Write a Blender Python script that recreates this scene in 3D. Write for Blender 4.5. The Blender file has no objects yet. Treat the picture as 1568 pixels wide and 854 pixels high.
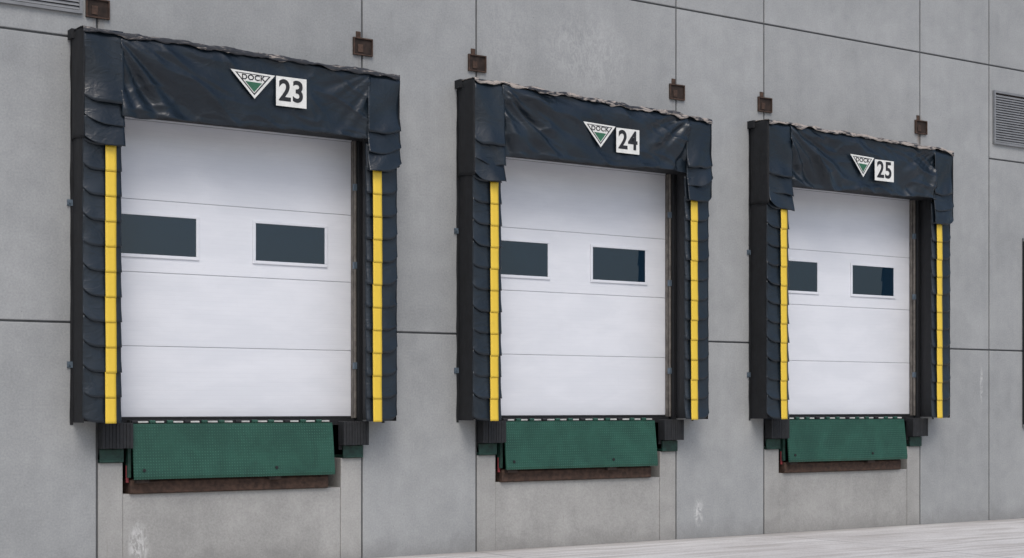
import bpy, math, random, bmesh
from mathutils import Vector, noise
random.seed(4)
EYE=1.365
scene=bpy.context.scene
scene.view_settings.view_transform='Standard'
scene.view_settings.look='None'
scene.view_settings.exposure=0

# ---------------------------------------------------------------- materials
class NT:
    def __init__(s,name):
        s.m=bpy.data.materials.new(name); s.m.use_nodes=True
        s.t=s.m.node_tree; s.b=s.t.nodes['Principled BSDF']
    def n(s,typ,**k):
        x=s.t.nodes.new(typ)
        for a,v in k.items(): setattr(x,a,v)
        return x
    def l(s,a,b): s.t.links.new(a,b)
    def math(s,op,a,b=None,clamp=False):
        x=s.n('ShaderNodeMath',operation=op); x.use_clamp=clamp
        for i,v in enumerate((a,b)):
            if v is None: continue
            if isinstance(v,(int,float)): x.inputs[i].default_value=v
            else: s.l(v,x.inputs[i])
        return x.outputs[0]
    def mapr(s,v,a,b,c,d,smooth=True):
        x=s.n('ShaderNodeMapRange')
        if smooth: x.interpolation_type='SMOOTHSTEP'
        s.l(v,x.inputs[0])
        for i,q in enumerate((a,b,c,d)): x.inputs[i+1].default_value=q
        return x.outputs[0]
    def noise(s,vec,scale,detail=4,rough=.55,dist=0):
        x=s.n('ShaderNodeTexNoise'); x.inputs['Scale'].default_value=scale
        x.inputs['Detail'].default_value=detail; x.inputs['Roughness'].default_value=rough
        x.inputs['Distortion'].default_value=dist
        if vec is not None: s.l(vec,x.inputs['Vector'])
        return x.outputs['Fac']
    def mix(s,f,a,b,blend='MIX'):
        x=s.n('ShaderNodeMix',data_type='RGBA',blend_type=blend)
        for sock,v in ((x.inputs[0],f),(x.inputs[6],a),(x.inputs[7],b)):
            if isinstance(v,(int,float)): sock.default_value=v
            elif isinstance(v,tuple): sock.default_value=(*v,1) if len(v)==3 else v
            else: s.l(v,sock)
        return x.outputs[2]
    def pos(s):
        return s.n('ShaderNodeNewGeometry').outputs['Position']
    def scl(s,vec,v):
        x=s.n('ShaderNodeVectorMath',operation='MULTIPLY'); s.l(vec,x.inputs[0]); x.inputs[1].default_value=v
        return x.outputs[0]
    def bump(s,h,strength,dist):
        x=s.n('ShaderNodeBump'); x.inputs['Strength'].default_value=strength; x.inputs['Distance'].default_value=dist
        s.l(h,x.inputs['Height']); s.l(x.outputs[0],s.b.inputs['Normal'])
    def ref(s,**k):
        for a,v in k.items():
            s.b.inputs[a.replace('_',' ')].default_value=v

def simple(name,col,rough=.5,var=.15,scale=8,metal=0,bump=0):
    t=NT(name); p=t.pos()
    f=t.noise(p,scale,4,.6)
    f=t.mapr(f,.3,.7,0,1)
    c=t.mix(f,tuple(x*(1-var) for x in col),tuple(min(1,x*(1+var)) for x in col))
    t.l(c,t.b.inputs['Base Color']); t.ref(Roughness=rough,Metallic=metal)
    if bump: t.bump(t.noise(p,scale*6,3,.6),bump,.004)
    return t.m

def concrete(name,dark,light,spots=True):
    t=NT(name); p=t.pos()
    sep=t.n('ShaderNodeSeparateXYZ'); t.l(p,sep.inputs[0]); X,Z=sep.outputs[0],sep.outputs[2]
    oi=t.n('ShaderNodeAttribute',attribute_name='pv').outputs['Fac']
    big=t.noise(p,.7,4,.55,.4); mid=t.noise(p,4,5,.65,.3); fine=t.noise(p,60,4,.75)
    st=t.noise(t.scl(p,(5,5,.45)),1.3,4,.6)
    f=t.math('ADD',t.math('MULTIPLY',big,.45),t.math('MULTIPLY',mid,.38))
    f=t.math('ADD',f,t.math('MULTIPLY',st,.17))
    f=t.mapr(f,.36,.64,0,1,False)
    c=t.mix(f,dark,light)
    g=t.mapr(fine,.3,.7,.86,1.12,False)
    c=t.mix(1.0,c,g,'MULTIPLY')
    pvn=t.mapr(oi,0,1,.95,1.05,False)
    c=t.mix(1.0,c,pvn,'MULTIPLY')
    sc=t.noise(t.scl(p,(2.4,1,1.1)),3.1,6,.8,2.2)
    scm=t.mapr(sc,.60,.70,0,.08)
    c=t.mix(scm,c,(.5,.5,.49))
    v=t.n('ShaderNodeTexVoronoi'); v.inputs['Scale'].default_value=7; t.l(p,v.inputs['Vector'])
    hole=t.mapr(v.outputs['Distance'],.02,.05,.35,0)
    c=t.mix(hole,c,(.08,.08,.08))
    # thin rusty/dirty drips here and there
    dr=t.mapr(t.noise(t.scl(p,(9,1,.5)),2.2,5,.7,.3),.66,.76,0,.28)
    c=t.mix(dr,c,(.17,.15,.13))
    if spots:
        nn=t.mapr(t.noise(t.scl(p,(2.0,1,1)),9,7,.75,1.6),.42,.60,0,1)
        tot=None
        for (sx,sz,rx,rz,a) in ((.35,.22,.09,.2,.8),(6.40,.27,.07,.16,.7),(10.83,1.62,.03,.22,.5),(4.95,4.85,.6,.45,.2),(4.0,4.9,.3,.5,.12)):
            dx=t.math('DIVIDE',t.math('SUBTRACT',X,sx),rx); dz=t.math('DIVIDE',t.math('SUBTRACT',Z,sz),rz)
            r=t.math('ADD',t.math('MULTIPLY',dx,dx),t.math('MULTIPLY',dz,dz))
            k=t.mapr(r,0,1.3,a,0)
            tot=k if tot is None else t.math('ADD',tot,k)
        c=t.mix(t.math('MULTIPLY',tot,nn),c,(.66,.66,.65))
        rn=t.mapr(st,.38,.62,0,.8); tot=None
        for jx in (0,2.44,3.66,6.10,7.32,9.76):
            dx=t.math('ABSOLUTE',t.math('SUBTRACT',X,jx))
            k=t.mapr(dx,.012,.075,1,0)
            tot=k if tot is None else t.math('ADD',tot,k)
        k2=t.math('MULTIPLY',t.mapr(Z,4.30,4.52,0,1),t.mapr(Z,4.7,4.74,1,0))
        c=t.mix(t.math('MULTIPLY',t.math('MULTIPLY',tot,k2),rn),c,(.13,.075,.04))
    k=t.mapr(t.math('ADD',Z,t.math('MULTIPLY',mid,.25)),.08,.36,.3,0)
    c=t.mix(k,c,(.14,.135,.13))
    t.l(c,t.b.inputs['Base Color']); t.ref(Roughness=.9)
    t.b.inputs['Specular IOR Level'].default_value=.25
    h=t.math('ADD',t.math('MULTIPLY',fine,.5),t.math('MULTIPLY',mid,.7))
    t.bump(h,.3,.006)
    return t.m

M={}
M['conc']=concrete('precast_concrete',(.280,.289,.290),(.372,.380,.378))
M['pit']=concrete('dock_concrete',(.29,.288,.276),(.41,.405,.387))
M['seal']=simple('joint_sealant',(.085,.088,.09),.8)
M['rust']=simple('rusty_steel',(.06,.034,.023),.85,.4,25,0,.5)
M['rustRecess']=simple('dark_rust_and_recess',(.026,.016,.012),.9,.4,20)  # dark rust; also painted in for the dark inside louvers and pockets
M['black']=simple('black_rubber',(.012,.013,.015),.7,.3,30,0,.4)
M['side']=simple('black_side_fabric',(.007,.008,.010),.75,.3,12,0,.3)
M['deep']=simple('black_jamb',(.01,.011,.013),.7)
M['brown']=simple('weathered_track_steel',(.14,.125,.11),.6,.3,15)
M['steel']=simple('galvanized_steel',(.12,.16,.20),.5,.2,12,.3)
M['red']=simple('red_safety_paint',(.2,.03,.035),.6,.3,20)
M['dkgreen']=simple('dark_green_mount',(.010,.040,.029),.6,.4,20)
M['paleGap']=simple('pale_hinge_gap',(.5,.5,.48),.6,.2,20)
M['signw']=simple('white_sign_face',(.76,.76,.72),.45,.08,14)
M['signk']=simple('black_sign_ink',(.015,.015,.017),.5)
M['signg']=simple('green_sign_ink',(.03,.13,.07),.5)
M['louver']=simple('louver_grey_paint',(.2,.207,.215),.6,.1,10)
M['gap']=simple('door_section_gap',(.36,.37,.39),.6,.1,10)
M['roof']=simple('roof_membrane',(.4,.4,.4),.9)
def trim(name,lo,hi):
    t=NT(name); p=t.pos()
    f=t.mapr(t.noise(t.scl(p,(.6,1,3)),11,5,.7,.8),lo,hi,0,1)
    c=t.mix(f,(.03,.032,.038),(.40,.35,.31)); t.l(c,t.b.inputs['Base Color']); t.ref(Roughness=.5)
    t.bump(t.noise(p,30,4,.6),.6,.01); return t.m
M['trim']=trim('weathered_header_cover',.42,.54)
M['trim2']=trim('worn_header_cover',.54,.68)

def vinyl():
    t=NT('black_vinyl'); p=t.pos()
    f=t.mapr(t.noise(p,2.2,3,.5,.3),.35,.7,0,1)
    c=t.mix(f,(.007,.013,.020),(.013,.021,.030))
    dust=t.mapr(t.noise(t.scl(p,(1,1,.25)),16,5,.7,.4),.58,.8,0,.2)
    c=t.mix(dust,c,(.05,.058,.068))
    t.l(c,t.b.inputs['Base Color'])
    t.ref(Roughness=.33)
    r1=t.math('ABSOLUTE',t.math('SUBTRACT',t.noise(t.scl(p,(1,1,1.8)),4,3,.5,1.2),.5))
    h=t.math('ADD',t.noise(p,9,3,.5,.5),t.math('MULTIPLY',t.mapr(r1,0,.12,1,0),.3))
    t.bump(h,.32,.014)
    return t.m
M['vinyl']=vinyl()
def yellow():
    t=NT('yellow_guide_stripe'); p=t.pos()
    d=t.mapr(t.noise(t.scl(p,(1,1,.6)),16,6,.75,.8),.58,.78,0,.5)
    c=t.mix(d,(.80,.55,.05),(.38,.27,.07)); t.l(c,t.b.inputs['Base Color']); t.ref(Roughness=.45)
    t.bump(t.noise(p,30,4,.6),.3,.006); return t.m
M['yellow']=yellow()
def doorm():
    t=NT('white_door_steel'); p=t.pos()
    sep=t.n('ShaderNodeSeparateXYZ'); t.l(p,sep.inputs[0]); Z=sep.outputs[2]
    w=t.math('SINE',t.math('MULTIPLY',Z,2*math.pi/.0381))
    w=t.mapr(w,.75,1,0,1)
    f=t.noise(t.scl(p,(.6,1,2)),2.5,5,.6,.3)
    c=t.mix(t.mapr(f,.35,.7,0,1),(.72,.738,.775),(.775,.79,.825))
    c=t.mix(t.math('MULTIPLY',w,.03),c,(.4,.41,.44))
    grime=t.mapr(t.noise(t.scl(p,(3,1,.6)),6,6,.75,.6),.58,.78,0,.09)
    c=t.mix(grime,c,(.45,.45,.45))
    low=t.mapr(t.math('ADD',Z,t.math('MULTIPLY',f,.2)),1.3,1.5,.12,0)
    c=t.mix(low,c,(.45,.44,.43))
    t.l(c,t.b.inputs['Base Color']); t.ref(Roughness=.42)
    b=t.math('ADD',t.math('MULTIPLY',w,-.22),t.math('MULTIPLY',t.noise(p,1.3,2,.5),2.5))
    t.bump(b,.35,.003); return t.m
M['door']=doorm()
def glass():
    t=NT('tinted_window_glass'); p=t.pos()
    t.ref(Roughness=.02); t.b.inputs['Base Color'].default_value=(.007,.021,.038,1)
    t.b.inputs['IOR'].default_value=1.68
    t.bump(t.noise(p,1.5,1,.4),.05,.01); return t.m
M['glass']=glass()
def green():
    t=NT('green_tread_plate'); p=t.pos()
    sep=t.n('ShaderNodeSeparateXYZ'); t.l(p,sep.inputs[0])
    k=2*math.pi/.048
    a=t.math('SINE',t.math('MULTIPLY',t.math('ADD',sep.outputs[0],sep.outputs[2]),k))
    b=t.math('SINE',t.math('MULTIPLY',t.math('SUBTRACT',sep.outputs[0],sep.outputs[2]),k))
    d=t.mapr(t.math('MULTIPLY',a,b),.45,.8,0,1)
    c=t.mix(t.mapr(t.noise(p,4,5,.7,.4),.35,.7,0,1),(.008,.055,.036),(.015,.082,.054))
    wear=t.mapr(t.noise(p,3,3,.6),.35,.65,.15,.6)
    c=t.mix(t.math('MULTIPLY',d,wear),c,(.06,.19,.14))
    s=t.mapr(t.noise(t.scl(p,(3,1,.8)),8,6,.8,1),.62,.76,0,.6)
    c=t.mix(s,c,(.04,.045,.035))
    t.l(c,t.b.inputs['Base Color']); t.ref(Roughness=.5)
    t.bump(d,.8,.005); return t.m
M['green']=green()
def groundm():
    t=NT('concrete_apron'); p=t.pos()
    sep=t.n('ShaderNodeSeparateXYZ'); t.l(p,sep.inputs[0])
    f=t.noise(p,.6,5,.6,.3); s=t.noise(t.scl(p,(.35,3.5,1)),2.2,6,.7,.3); g=t.noise(p,45,3,.7)
    c=t.mix(t.mapr(f,.35,.65,0,1),(.56,.54,.525),(.66,.645,.63))
    c=t.mix(t.mapr(s,.46,.62,0,.6),c,(.39,.36,.335))
    tr=t.noise(t.scl(p,(.12,7,1)),1.7,4,.6,.2)
    c=t.mix(t.mapr(tr,.56,.66,0,.5),c,(.27,.25,.235))
    c=t.mix(1.0,c,t.mapr(g,.3,.7,.82,1.14,False),'MULTIPLY')
    for ax,per in ((0,3.66),(1,4.5)):
        m=t.math('ABSOLUTE',t.math('SUBTRACT',t.math('MODULO',t.math('ADD',sep.outputs[ax],400*per+per*.5),per),per*.5))
        c=t.mix(t.mapr(m,.006,.014,.7,0),c,(.15,.145,.14))
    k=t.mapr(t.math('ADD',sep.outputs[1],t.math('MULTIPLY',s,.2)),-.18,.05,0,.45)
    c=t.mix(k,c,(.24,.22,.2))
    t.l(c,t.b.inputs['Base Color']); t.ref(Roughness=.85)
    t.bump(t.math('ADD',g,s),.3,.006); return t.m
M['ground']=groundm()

# ---------------------------------------------------------------- mesh helpers
def empty(name):
    e=bpy.data.objects.new(name,None); e.empty_display_size=.3; scene.collection.objects.link(e); return e
class MB:
    def __init__(s): s.v=[];s.f=[];s.mi=[];s.mats=[];s.pv=[];s.cur=.5
    def mat(s,k):
        if k not in s.mats: s.mats.append(k)
        return s.mats.index(k)
    def face(s,idx,k): s.f.append(idx); s.mi.append(s.mat(k)); s.pv.append(s.cur)
    def box(s,x0,x1,p0,p1,z0,z1,k):   # p = distance in front of the wall
        b=len(s.v)
        for x in (x0,x1):
            for y in (-p1,-p0):
                for z in (z0,z1): s.v.append((x,y,z))
        for q in ((0,1,3,2),(4,6,7,5),(0,4,5,1),(2,3,7,6),(0,2,6,4),(1,5,7,3)):
            s.face([b+i for i in q],k)
    def loft(s,A,B,k):
        b=len(s.v);n=len(A); s.v+=A+B
        for i in range(n):
            j=(i+1)%n; s.face([b+i,b+j,b+n+j,b+n+i],k)
        s.face(list(range(b,b+n))[::-1],k); s.face(list(range(b+n,b+2*n)),k)
    def prism_z(s,poly,z0,z1,k): s.loft([(x,-p,z0) for x,p in poly],[(x,-p,z1) for x,p in poly],k)
    def prism_x(s,poly,x0,x1,k): s.loft([(x0,-p,z) for p,z in poly],[(x1,-p,z) for p,z in poly],k)
    def poly_p(s,poly,p0,p1,k): s.loft([(x,-p0,z) for x,z in poly],[(x,-p1,z) for x,z in poly],k)
    def grid(s,fn,nu,nv,k):
        b=len(s.v)
        for j in range(nv+1):
            for i in range(nu+1):
                x,p,z=fn(i/nu,j/nv); s.v.append((x,-p,z))
        for j in range(nv):
            for i in range(nu):
                a=b+j*(nu+1)+i
                s.face([a,a+1,a+nu+2,a+nu+1],k)
    def cyl(s,cx,p,cz,r,axis,l0,l1,k,n=12):
        R=[]
        for L in (l0,l1):
            q=[]
            for i in range(n):
                a=2*math.pi*i/n; c,d=r*math.cos(a),r*math.sin(a)
                if axis=='x': q.append((L,-(p+c),cz+d))
                elif axis=='z': q.append((cx+c,-(p+d),L))
                else: q.append((cx+c,-L,cz+d))
            R.append(q)
        s.loft(R[0],R[1],k)
    def obj(s,name,parent=None,smooth=False,bevel=0,solid=0):
        me=bpy.data.meshes.new(name); me.from_pydata(s.v,[],s.f)
        for k in s.mats: me.materials.append(M[k])
        me.polygons.foreach_set('material_index',s.mi)
        at=me.attributes.new('pv','FLOAT','FACE'); at.data.foreach_set('value',s.pv)
        if smooth: me.polygons.foreach_set('use_smooth',[True]*len(s.f))
        me.update()
        o=bpy.data.objects.new(name,me); scene.collection.objects.link(o)
        bm=bmesh.new(); bm.from_mesh(me); bmesh.ops.recalc_face_normals(bm,faces=bm.faces); bm.to_mesh(me); bm.free()
        if parent: o.parent=parent
        if solid:
            m=o.modifiers.new('t','SOLIDIFY'); m.thickness=solid; m.offset=0
        if bevel:
            m=o.modifiers.new('b','BEVEL'); m.width=bevel; m.segments=2; m.limit_method='ANGLE'; m.angle_limit=.8
        return o
def text(name,body,cx,cz,p,size,mat,parent,bold=0,sx=1):
    cu=bpy.data.curves.new(name,'FONT'); cu.body=body; cu.size=size; cu.extrude=.0006; cu.offset=bold
    cu.align_x='CENTER'; cu.align_y='CENTER'; cu.space_character=1.06; cu.materials.append(M[mat])
    o=bpy.data.objects.new(name,cu); scene.collection.objects.link(o)
    o.location=(cx,-p,cz); o.rotation_euler=(math.radians(90),0,0); o.scale=(sx,1,1); o.parent=parent
    return o

# ---------------------------------------------------------------- ground
g=MB()
g.v=[(-300,-400,0),(300,-400,0),(300,200,0),(-300,200,0)]; g.face([0,1,2,3],'ground')
g.obj('ground')

# ---------------------------------------------------------------- warehouse
WH=empty('warehouse_building')
J=.0085
joints=[-26.8,-23.1,-19.5,-15.86,-12.2,-8.54,-4.88,-1.22,0,2.44,3.66,6.10,7.32,9.76,10.97,12.19,15.85,19.5,23.1,26.8,30.4]
bays={0,3.66,7.32}; louv={-1.22,10.97}
TOP=9.0; H1=.675+EYE; H2=4.09+EYE; H3=2.97+EYE
w=MB(); s_=MB()
for a,b in zip(joints[:-1],joints[1:]):
    if a in bays: segs=[(3.78,H2),(H2,TOP)]
    elif a in louv: segs=[(-.3,H1),(H1,H3),(H3,H2),(H2,TOP)]
    else: segs=[(-.3,H1),(H1,H2),(H2,TOP)]
    for z0,z1 in segs:
        w.cur=random.random()
        w.box(a+J,b-J,-.25,0,z0+(J if z0>0 else 0),z1-J,'conc')
    for z0,z1 in segs[:-1]:
        s_.box(a-.004,b+.004,-.2,-.014,z1-.03,z1+.03,'seal')
for j in joints:
    s_.box(j-J-.001,j+J+.001,-.24,-.012,-.3,TOP,'seal')
w.obj('precast_wall_panels',WH,bevel=.007)
s_.obj('panel_joint_sealant',WH)
r=MB()
r.box(-26.8,30.4,-20,-.26,TOP-.3,TOP-.1,'roof'); r.box(-26.9,30.5,-20.2,-20,-.3,TOP,'conc')
r.box(-27,-26.81,-20,-.02,-.3,TOP,'conc'); r.box(30.41,30.6,-20,-.02,-.3,TOP,'conc')
r.box(-26.9,30.5,-.3,.03,TOP+.001,TOP+.08,'louver')
r.obj('roof_and_outer_walls',WH)
def louver(x0,x1,z0,z1):
    m=MB()
    m.box(x0,x1,.001,.004,z0,z1,'rustRecess')  # dark sheet behind the slats, painted in place of a shaded recess
    for (a,b,c,d) in ((x0,x1,z1-.025,z1),(x0,x1,z0,z0+.025)): m.box(a,b,.004,.03,c,d,'louver')
    m.box(x0,x0+.025,.004,.03,z0+.025,z1-.025,'louver'); m.box(x1-.025,x1,.004,.03,z0+.025,z1-.025,'louver')
    z=z0+.03
    while z<z1-.05:
        m.prism_x([(.022,z),(.026,z),(.012,z+.026),(.008,z+.026)],x0+.025,x1-.025,'louver'); z+=.030
    m.obj('ventilation_louver',WH)
louver(-1.16,-.13,3.16+EYE,3.80+EYE); louver(11.03,12.1,3.15+EYE,3.79+EYE)
m=MB(); x0,x1,z0,z1=11.58,12.08,-.26+EYE,2.05+EYE
m.box(x0,x1,.001,.006,z0,z1,'glass')
for q in ((x0,x1,z1-.04,z1),(x0,x1,z0,z0+.04)): m.box(q[0],q[1],.006,.03,q[2],q[3],'louver')
m.box(x0,x0+.04,.006,.03,z0+.04,z1-.04,'deep'); m.box(x1-.04,x1,.006,.03,z0+.04,z1-.04,'louver')
m.obj('narrow_wall_window',WH)
for k,j in enumerate((0,2.44,3.66,6.10,7.32,9.76)):
    m=MB(); c=3.222+EYE; hw,hh,t=.098,.078,.010
    m.box(j-hw,j+hw,.001,.010,c-hh,c+hh,'rustRecess')  # rusty plate coloured dark to stand for the shaded pocket hollow
    m.box(j-hw,j+hw,.010,.024,c+hh-t,c+hh,'rust'); m.box(j-hw,j+hw,.010,.024,c-hh,c-hh+t,'rust')
    m.box(j-hw,j-hw+t,.010,.024,c-hh+t,c+hh-t,'rust'); m.box(j+hw-t,j+hw,.010,.024,c-hh+t,c+hh-t,'rust')
    m.box(j-.05,j+.0,.010,.016,c-.05,c+.02,'rust')
    m.box(j-.065,j-.02,.001,.010,c+hh,c+hh+.055,'rust')
    m.obj('rusty_embedded_bracket',WH)

# ---------------------------------------------------------------- dock bays
def fold(x,z,seed,ang,scale,stretch):
    c,s=math.cos(ang),math.sin(ang)
    a=(x*c+z*s)*scale/stretch; b=(-x*s+z*c)*scale
    return noise.noise(Vector((a,b,seed)))

def bay(o,num,seed,tri,plate,amp,slope):
    rnd=random.Random(seed)
    m=MB(); m.cur=.6
    m.box(o+J,o+.215,-.25,0,-.3,.905,'pit'); m.cur=.45
    m.box(o+2.225,o+2.44-J,-.25,0,-.3,.905,'pit'); m.cur=.35
    m.box(o+.2165,o+2.2235,-.25,-.006,-.3,.645,'pit')
    m.obj('dock_pit_concrete',WH,bevel=.006)
    m=MB()
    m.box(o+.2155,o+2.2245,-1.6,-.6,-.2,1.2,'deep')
    m.box(o+.0,o+.03,-.3,.0,1.235,3.78,'deep'); m.box(o+2.405,o+2.44,-.26,.0,1.235,3.78,'deep')
    m.box(o+.03,o+2.405,-.3,-.25,3.6,3.9,'deep')
    m.box(o+.03,o+2.405,-.3,-.06,1.2,1.258,'deep')
    m.cyl(o+2.392,-.045,0,.013,'z',1.262,3.75,'brown'); m.box(o+2.385,o+2.404,-.11,-.07,1.26,3.75,'brown')
    for z in (1.7,2.6,3.3): m.box(o+2.375,o+2.404,-.06,-.028,z,z+.06,'steel')
    m.obj('door_jamb_and_track',WH)
    # ---- sectional door
    D=empty('sectional_dock_door'); dp=-.12
    m=MB(); zs=[-.1,.5,1.115,1.72,2.38,2.45]
    for a,b in zip(zs[:-1],zs[1:]):
        m.box(o+.035,o+2.40,dp-.045,dp,a+EYE+.004+(.008 if a<0 else 0),b+EYE-.001,'door')
        m.box(o+.035,o+2.40,dp-.04,dp-.004,b+EYE-.003,b+EYE+.005,'gap')
    m.box(o+.035,o+2.40,dp-.03,dp+.004,1.259,1.277,'black')
    m.obj('door_sections',D,bevel=.003)
    m=MB(); gl=MB()
    for a,b in ((.205,.93),(1.425,2.15)):
        z0,z1=1.238+EYE,1.618+EYE; t=.028
        m.box(o+a,o+b,dp,dp+.012,z1-t,z1,'door'); m.box(o+a,o+b,dp,dp+.012,z0,z0+t,'door')
        m.box(o+a,o+a+t,dp,dp+.012,z0+t,z1-t,'door'); m.box(o+b-t,o+b,dp,dp+.012,z0+t,z1-t,'door')
        gl.box(o+a+t+.0005,o+b-t-.0005,dp+.001,dp+.005,z0+t+.0005,z1-t-.0005,'glass')
    m.obj('window_frames',D,bevel=.004); gl.obj('window_glass',D)
    # ---- leveler
    V=empty('dock_leveler'); m=MB()
    x0,x1=o+.275,o+2.115
    m.prism_x([(.035,1.222),(.05,1.222),(.105,.79),(.10,.765),(.085,.765)],x0,x1,'green')
    m.obj('lip_plate',V,bevel=.003)
    m=MB(); n=12; stp=(x1-x0)/n
    for i in range(n):
        a=x0+i*stp
        m.cyl(0,.03,1.236,.015,'x',a+.003,a+stp*.34,'green' if i%3 else 'deep',10)
        m.box(a+stp*.38,a+stp*(.84+.12*rnd.random()),.012,.033,1.229,1.243,'paleGap')  # pale bars set in the gaps between hinge lugs
    m.box(x0,x1,-.6,.008,1.205,1.252,'deep')
    for sx in (.36,1.55):
        m.cyl(o+sx,0,.84,.014,'y',.085,.108,'deep',12)
        m.box(o+sx-.06,o+sx+.05,.03,.085,.735,.768,'rustRecess')
    m.box(x0-.03,x0-.004,-.02,.04,.78,1.2,'dkgreen')
    m.box(x0-.035,x0-.012,-.01,.008,.74,.88,'red'); m.box(x1+.012,x1+.035,-.02,.006,.76,.90,'red')
    m.obj('hinge_and_fittings',V,bevel=.002)
    m=MB()
    m.prism_x([(-.3,.646),(.02,.646),(.03,.655),(.03,.745),(.015,.762),(-.3,.762)],x0-.005,x1-.03,'rust')
    m.obj('rusty_pit_curb_angle',V,bevel=.003)
    # ---- bumpers
    for a,b in ((.0,.262),(2.19,2.445)):
        B=empty('dock_bumper'); m=MB()
        n=9; wd=(b-a)/n
        for i in range(n):
            e=.004*rnd.random()
            m.box(o+a+i*wd+.001,o+a+(i+1)*wd-.001,.012,.12-e,1.02+e,1.232-e,'black')
        m.obj('laminated_rubber',B,bevel=.003)
        m=MB(); m.box(o+a+J,o+b-.04 if a<1 else o+b-J,.001,.012,.98,1.234,'deep')
        aa,bb=(a+.012,a+.212) if a<1 else (b-.212,b-.012)
        m.box(o+aa,o+bb,-.2,.03,.908,.93,'dkgreen'); m.box(o+aa,o+bb,.0125,.03,.93,1.015,'dkgreen')
        m.obj('steel_mount',B,bevel=.002)
    # ---- shelter
    S=empty('dock_shelter')
    ZB=1.235; ZT=4.30
    for side in (0,1):
        mx=(lambda s:o+s) if side==0 else (lambda s:o+2.44-s)
        m=MB()
        m.prism_z([(mx(-.195),0.001),(mx(-.195),.25),(mx(.085),.25),(mx(.055),.13),(mx(-.0),0.001)],ZB+.01,ZT-.05,'side')
        def outer(u,v):
            z=ZB+(ZT-.03-ZB)*v
            return (mx(-.203+.007*noise.noise(Vector((u*2,z*2.2,seed+side)))-.006*math.sin(u*3.1)), .001+.262*u, z)
        m.grid(outer,6,60,'side')
        def flange(u,v):
            z=ZB-.02+(ZT-ZB+.03)*v
            return (mx(-.2-.025*u+.006*noise.noise(Vector((z*5,u,seed)))),.004+.003*noise.noise(Vector((z*4,u*3,seed+3)))+.002,z)
        m.grid(flange,2,60,'side')
        m.obj('side_pad',S,smooth=False)
        # wear pleats and guide stripe
        m=MB(); ys=MB(); N=11; step=(3.44-ZB)/N
        cols=[0,.03,.07,.12,.18,.25,.33,.42,.5,.58,.66,.74,.82,.88,.93,.97,1]
        nu=len(cols)-1
        for i in range(N+1):
            zb=ZB+i*step; ph=rnd.random()*10; jx=rnd.uniform(-.003,.003); L=step+.05
            ja=rnd.uniform(.6,1.2); tilt=rnd.uniform(-.006,.006)
            def surf(c,t):
                e=max(0,1-c/.42)
                z=zb+L*(1-t)+.06*ja*e*e*e*(t**2)+tilt*(c-.5)*t
                p=.262+.022*(t**2.2)*ja-.020*e*e*e*t+.005*noise.noise(Vector((c*3,z*7,ph)))
                p-=.012*max(0,(c-.93)/.07)
                return -.207+.313*c-.004*t*e,p,z
            def pl(u,v):
                s,p,z=surf(cols[int(round(u*nu))],1-v); return mx(s),p,z
            m.grid(pl,nu,10,'vinyl')
            if i<N:
                def st(u,v):
                    z=zb-.006+(step+.008)*v+tilt*.2*(1-v)
                    p=.2935+.0045*(1-v)**2+.003*noise.noise(Vector((u,z*5,seed)))
                    return mx(-.207+.313*(.545+.285*u))+jx,p,z
                ys.grid(st,4,10,'yellow')
        m.obj('wear_pleats',S,smooth=True,solid=.004)
        ys.obj('guide_stripe',S,smooth=True,solid=.002)
        m=MB()
        for z in (1.70,3.0 if side==0 else 2.9):
            a,b=sorted((mx(-.250),mx(-.20))); m.box(a,b,.002,.010,z-.025,z+.025,'steel')
            a,b=sorted((mx(-.250),mx(-.243))); m.box(a,b,.010,.026,z-.018,z+.018,'steel')
            m.cyl(mx(-.23),0,z,.008,'y',.010,.02,'steel',6)
        m.obj('wall_brackets',S)
    topz=lambda s: 4.325+slope*(.5-(s+.2)/2.85)+(.012+.010*(amp>1))*noise.noise(Vector((s*4,seed,1)))
    m=MB(); m.prism_x([(0.001,3.74),(.25,3.74),(.25,4.235),(0.001,4.25)],o-.19,o+2.63,'side'); m.obj('header_box',S)
    sgx=(tri[0]+plate[1])/2; sgz=(plate[2]+plate[3])/2
    def curt(u,v):
        s=.085+2.27*u
        zb=3.69+.03*u+(.030+.012*(amp>1))*noise.noise(Vector((s*2.2,seed,5)))+.010*noise.noise(Vector((s*7,seed,8)))
        z=zb+(topz(s)-zb)*v
        near=math.exp(-(((s-sgx)/.42)**2+((z-sgz)/.2)**2)**2)
        k=1-.85*near
        lw=math.exp(-(s/1.0)**2)
        d=1.0*fold(s,z,seed+9,-.22,3.2,4.0)+.5*fold(s,z,seed,-.55,6.0,3.0)
        r1=1-abs(fold(s,z,seed+70,-.6,3.4,3.4))*2.2
        d+=.7*max(0,r1)**3*(lw+.3)
        r2=1-abs(fold(s,z,seed+90,-.25,6,2.6))*3
        d+=.3*max(0,r2)**2
        a=math.atan2(4.40-z,s+.04); rr=math.hypot(4.40-z,s+.04)
        d+=lw*1.3*noise.noise(Vector((a*7,rr*.8,seed+40)))*min(1,rr*2)
        a=math.atan2(4.36-z,2.47-s); rr=math.hypot(4.36-z,2.47-s)
        d+=1.0*math.exp(-((2.44-s)/.6)**2)*noise.noise(Vector((a*6,rr,seed+50)))*min(1,rr*2)
        edge=min(1,(1-v)*6)
        p=.292+.044*amp*d*k*edge+.010*math.sin(v*3.14)
        if v<.055: p+=.005
        if v>.97: p-=.02
        return (o+s,max(p,.258),z)
    m=MB(); m.grid(curt,190,60,'vinyl'); m.obj('header_curtain',S,smooth=True,solid=.004)
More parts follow.
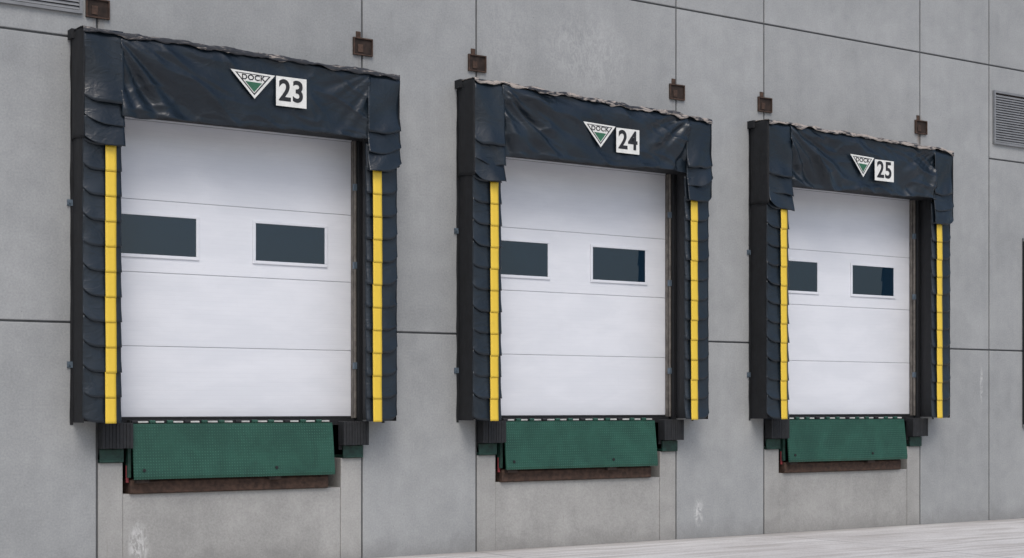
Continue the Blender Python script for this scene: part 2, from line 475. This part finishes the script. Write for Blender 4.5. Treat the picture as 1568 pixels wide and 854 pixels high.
    for side in (0,1):
        mx=(lambda s:o+s) if side==0 else (lambda s:o+2.44-s)
        m=MB()
        tz=topz(-.2 if side==0 else 2.6)+.012
        bots=[3.435,3.59,3.77]; tops=[3.66,3.84,tz]
        for i,(zb,z1) in enumerate(zip(bots,tops)):
            ph=rnd.random()*20; ja=rnd.uniform(.9,1.4)
            def fl(u,v):
                t=1-v; e=max(0,1-u/.6); tt=max(0,1-v*(z1-zb)/.2)
                out=-.214-(.014*t if side else 0)
                s=out+(.112-out)*u
                z=zb+(z1-zb)*v+(.07*ja*e*e*(t**2))*(1 if i<2 else .6)+.015*amp*noise.noise(Vector((u*2.5,ph,1)))*t
                p=.302+.026*(tt**1.5)*ja-.03*e*e*e*t+.030*amp*fold(s,z,ph,-1.1,6,2.6)*(.3+t*.7)
                if i==2 and v>.93: p-=.02
                return (mx(s),p,z)
            m.grid(fl,20,20,'vinyl')
        m.obj('corner_flap',S,smooth=True,solid=.004)
        m=MB()
        def wr(u,v):
            z=3.50+(tz-3.50)*v
            return (mx(-.212-.008*math.sin(u*3.1)+.006*noise.noise(Vector((u*3,z*5,seed+side)))),.302*(1-u)+.002*u,z+.01*math.sin(u*5+z*3))
        m.grid(wr,8,24,'side')
        m.obj('corner_side_curtain',S,smooth=True,solid=.003)
    def cov(u,v):
        s=-.225+2.87*u
        n1=noise.noise(Vector((s*7,v*2,seed+60))); n2=noise.noise(Vector((s*21,v*3,seed+61)))
        if v<.25:
            q=v/.25; dr=.032+.026*n1*amp
            return (o+s,.320+.007*n2+.012*q*(n1>0)*n1,topz(s)+.006-dr*(1-q)+.007*n2)
        q=(v-.25)/.75
        return (o+s,.320-.318*q+.006*n1*(1-q),topz(s)+.006+.012*n1*(1-q)+.008*n2+.012*math.sin(q*3.1))
    m=MB(); m.grid(cov,220,12,'trim' if amp>1 else 'trim2'); m.obj('header_top_cover',S,smooth=True,solid=.003)
    m=MB()
    for i in range(7):
        s=-.1+i*.45; m.box(o+s,o+s+.05,.001,.012,topz(s)+.0,topz(s)+.035,'steel')
    m.box(o-.245,o-.2,.004,.10,topz(-.2)-.045,topz(-.2)+.03,'side')
    m.obj('header_fasteners',S)
    # ---- signs
    P=.338
    T=empty('triangular_sign'); m=MB()
    xa,xb,zt1,zb1=tri; xa+=o; xb+=o; cx=(xa+xb)/2; ax=cx+.015
    c=Vector((cx,zt1-(zt1-zb1)*.36))
    def sc(k,pt): return (c.x+(pt[0]-c.x)*k,c.y+(pt[1]-c.y)*k)
    tr=[(xa,zt1),(ax,zb1),(xb,zt1-.012)]
    m.poly_p(tr,P-.003,P,'signw')
    m.poly_p([sc(.80,q) for q in tr],P+.0005,P+.0015,'signk')
    m.poly_p([sc(.70,q) for q in tr],P+.002,P+.003,'signw')
    q=[sc(.63,t) for t in tr]
    lerp=lambda a,b,k:(a[0]+(b[0]-a[0])*k,a[1]+(b[1]-a[1])*k)
    m.poly_p([lerp(q[0],q[1],.40),q[1],lerp(q[2],q[1],.40)],P+.0035,P+.0045,'signg')
    m.obj('sign_plate',T)
    text('sign_lettering','DOCK',cx+.002,zt1-.054,P+.0055,.062,'signk',T,.0012,1.15)
    N_=empty('dock_number_sign'); m=MB()
    xa,xb,z0,z1=plate; xa+=o; xb+=o
    m.box(xa,xb,P-.003,P,z0,z1,'signw')
    m.obj('number_plate',N_)
    text('number_digits',num,(xa+xb)/2,(z0+z1)/2,P+.0015,.25,'signk',N_,.006,.93)

E=EYE
bay(0,   '23',11.3,(1.015,1.42,2.80+E,2.575+E),(1.43,1.715,2.54+E,2.79+E),.9,.05)
bay(3.66,'24',27.9,(1.00,1.39,2.73+E,2.50+E),(1.40,1.685,2.47+E,2.71+E),1.45,.10)
bay(7.32,'25',43.1,(.95,1.32,2.74+E,2.505+E),(1.33,1.63,2.485+E,2.715+E),1.55,.07)

# ---------------------------------------------------------------- light
az=math.radians(205); el=math.radians(52)
W=bpy.data.worlds.new('World'); scene.world=W; W.use_nodes=True
nt=W.node_tree; bg=nt.nodes['Background']
sky=nt.nodes.new('ShaderNodeTexSky'); sky.sky_type='NISHITA'; sky.sun_disc=False
sky.sun_elevation=el; sky.sun_rotation=az; sky.air_density=1.0; sky.dust_density=3.0; sky.ozone_density=1.5
nt.links.new(sky.outputs[0],bg.inputs[0]); bg.inputs[1].default_value=.135
sd=bpy.data.lights.new('sun','SUN'); sd.energy=1.35; sd.angle=math.radians(30); sd.color=(1,.975,.94)
so=bpy.data.objects.new('sun',sd); scene.collection.objects.link(so)
d=Vector((math.sin(az)*math.cos(el),math.cos(az)*math.cos(el),math.sin(el)))
so.rotation_euler=(-d).to_track_quat('-Z','Y').to_euler(); so.location=(0,-20,20)

# ---------------------------------------------------------------- camera
cd=bpy.data.cameras.new('camera'); cam=bpy.data.objects.new('camera',cd); scene.collection.objects.link(cam)
cam.location=(-4.45,-12.56,EYE); cam.rotation_euler=(math.radians(90),0,math.radians(55.87-90))
K=1; tx,ty=784,427
cd.sensor_width=36; cd.lens=55.9*K; cd.shift_x=(tx-784)/1568*K; cd.shift_y=(622-ty)/1568*K; cd.clip_end=2000
scene.camera=cam
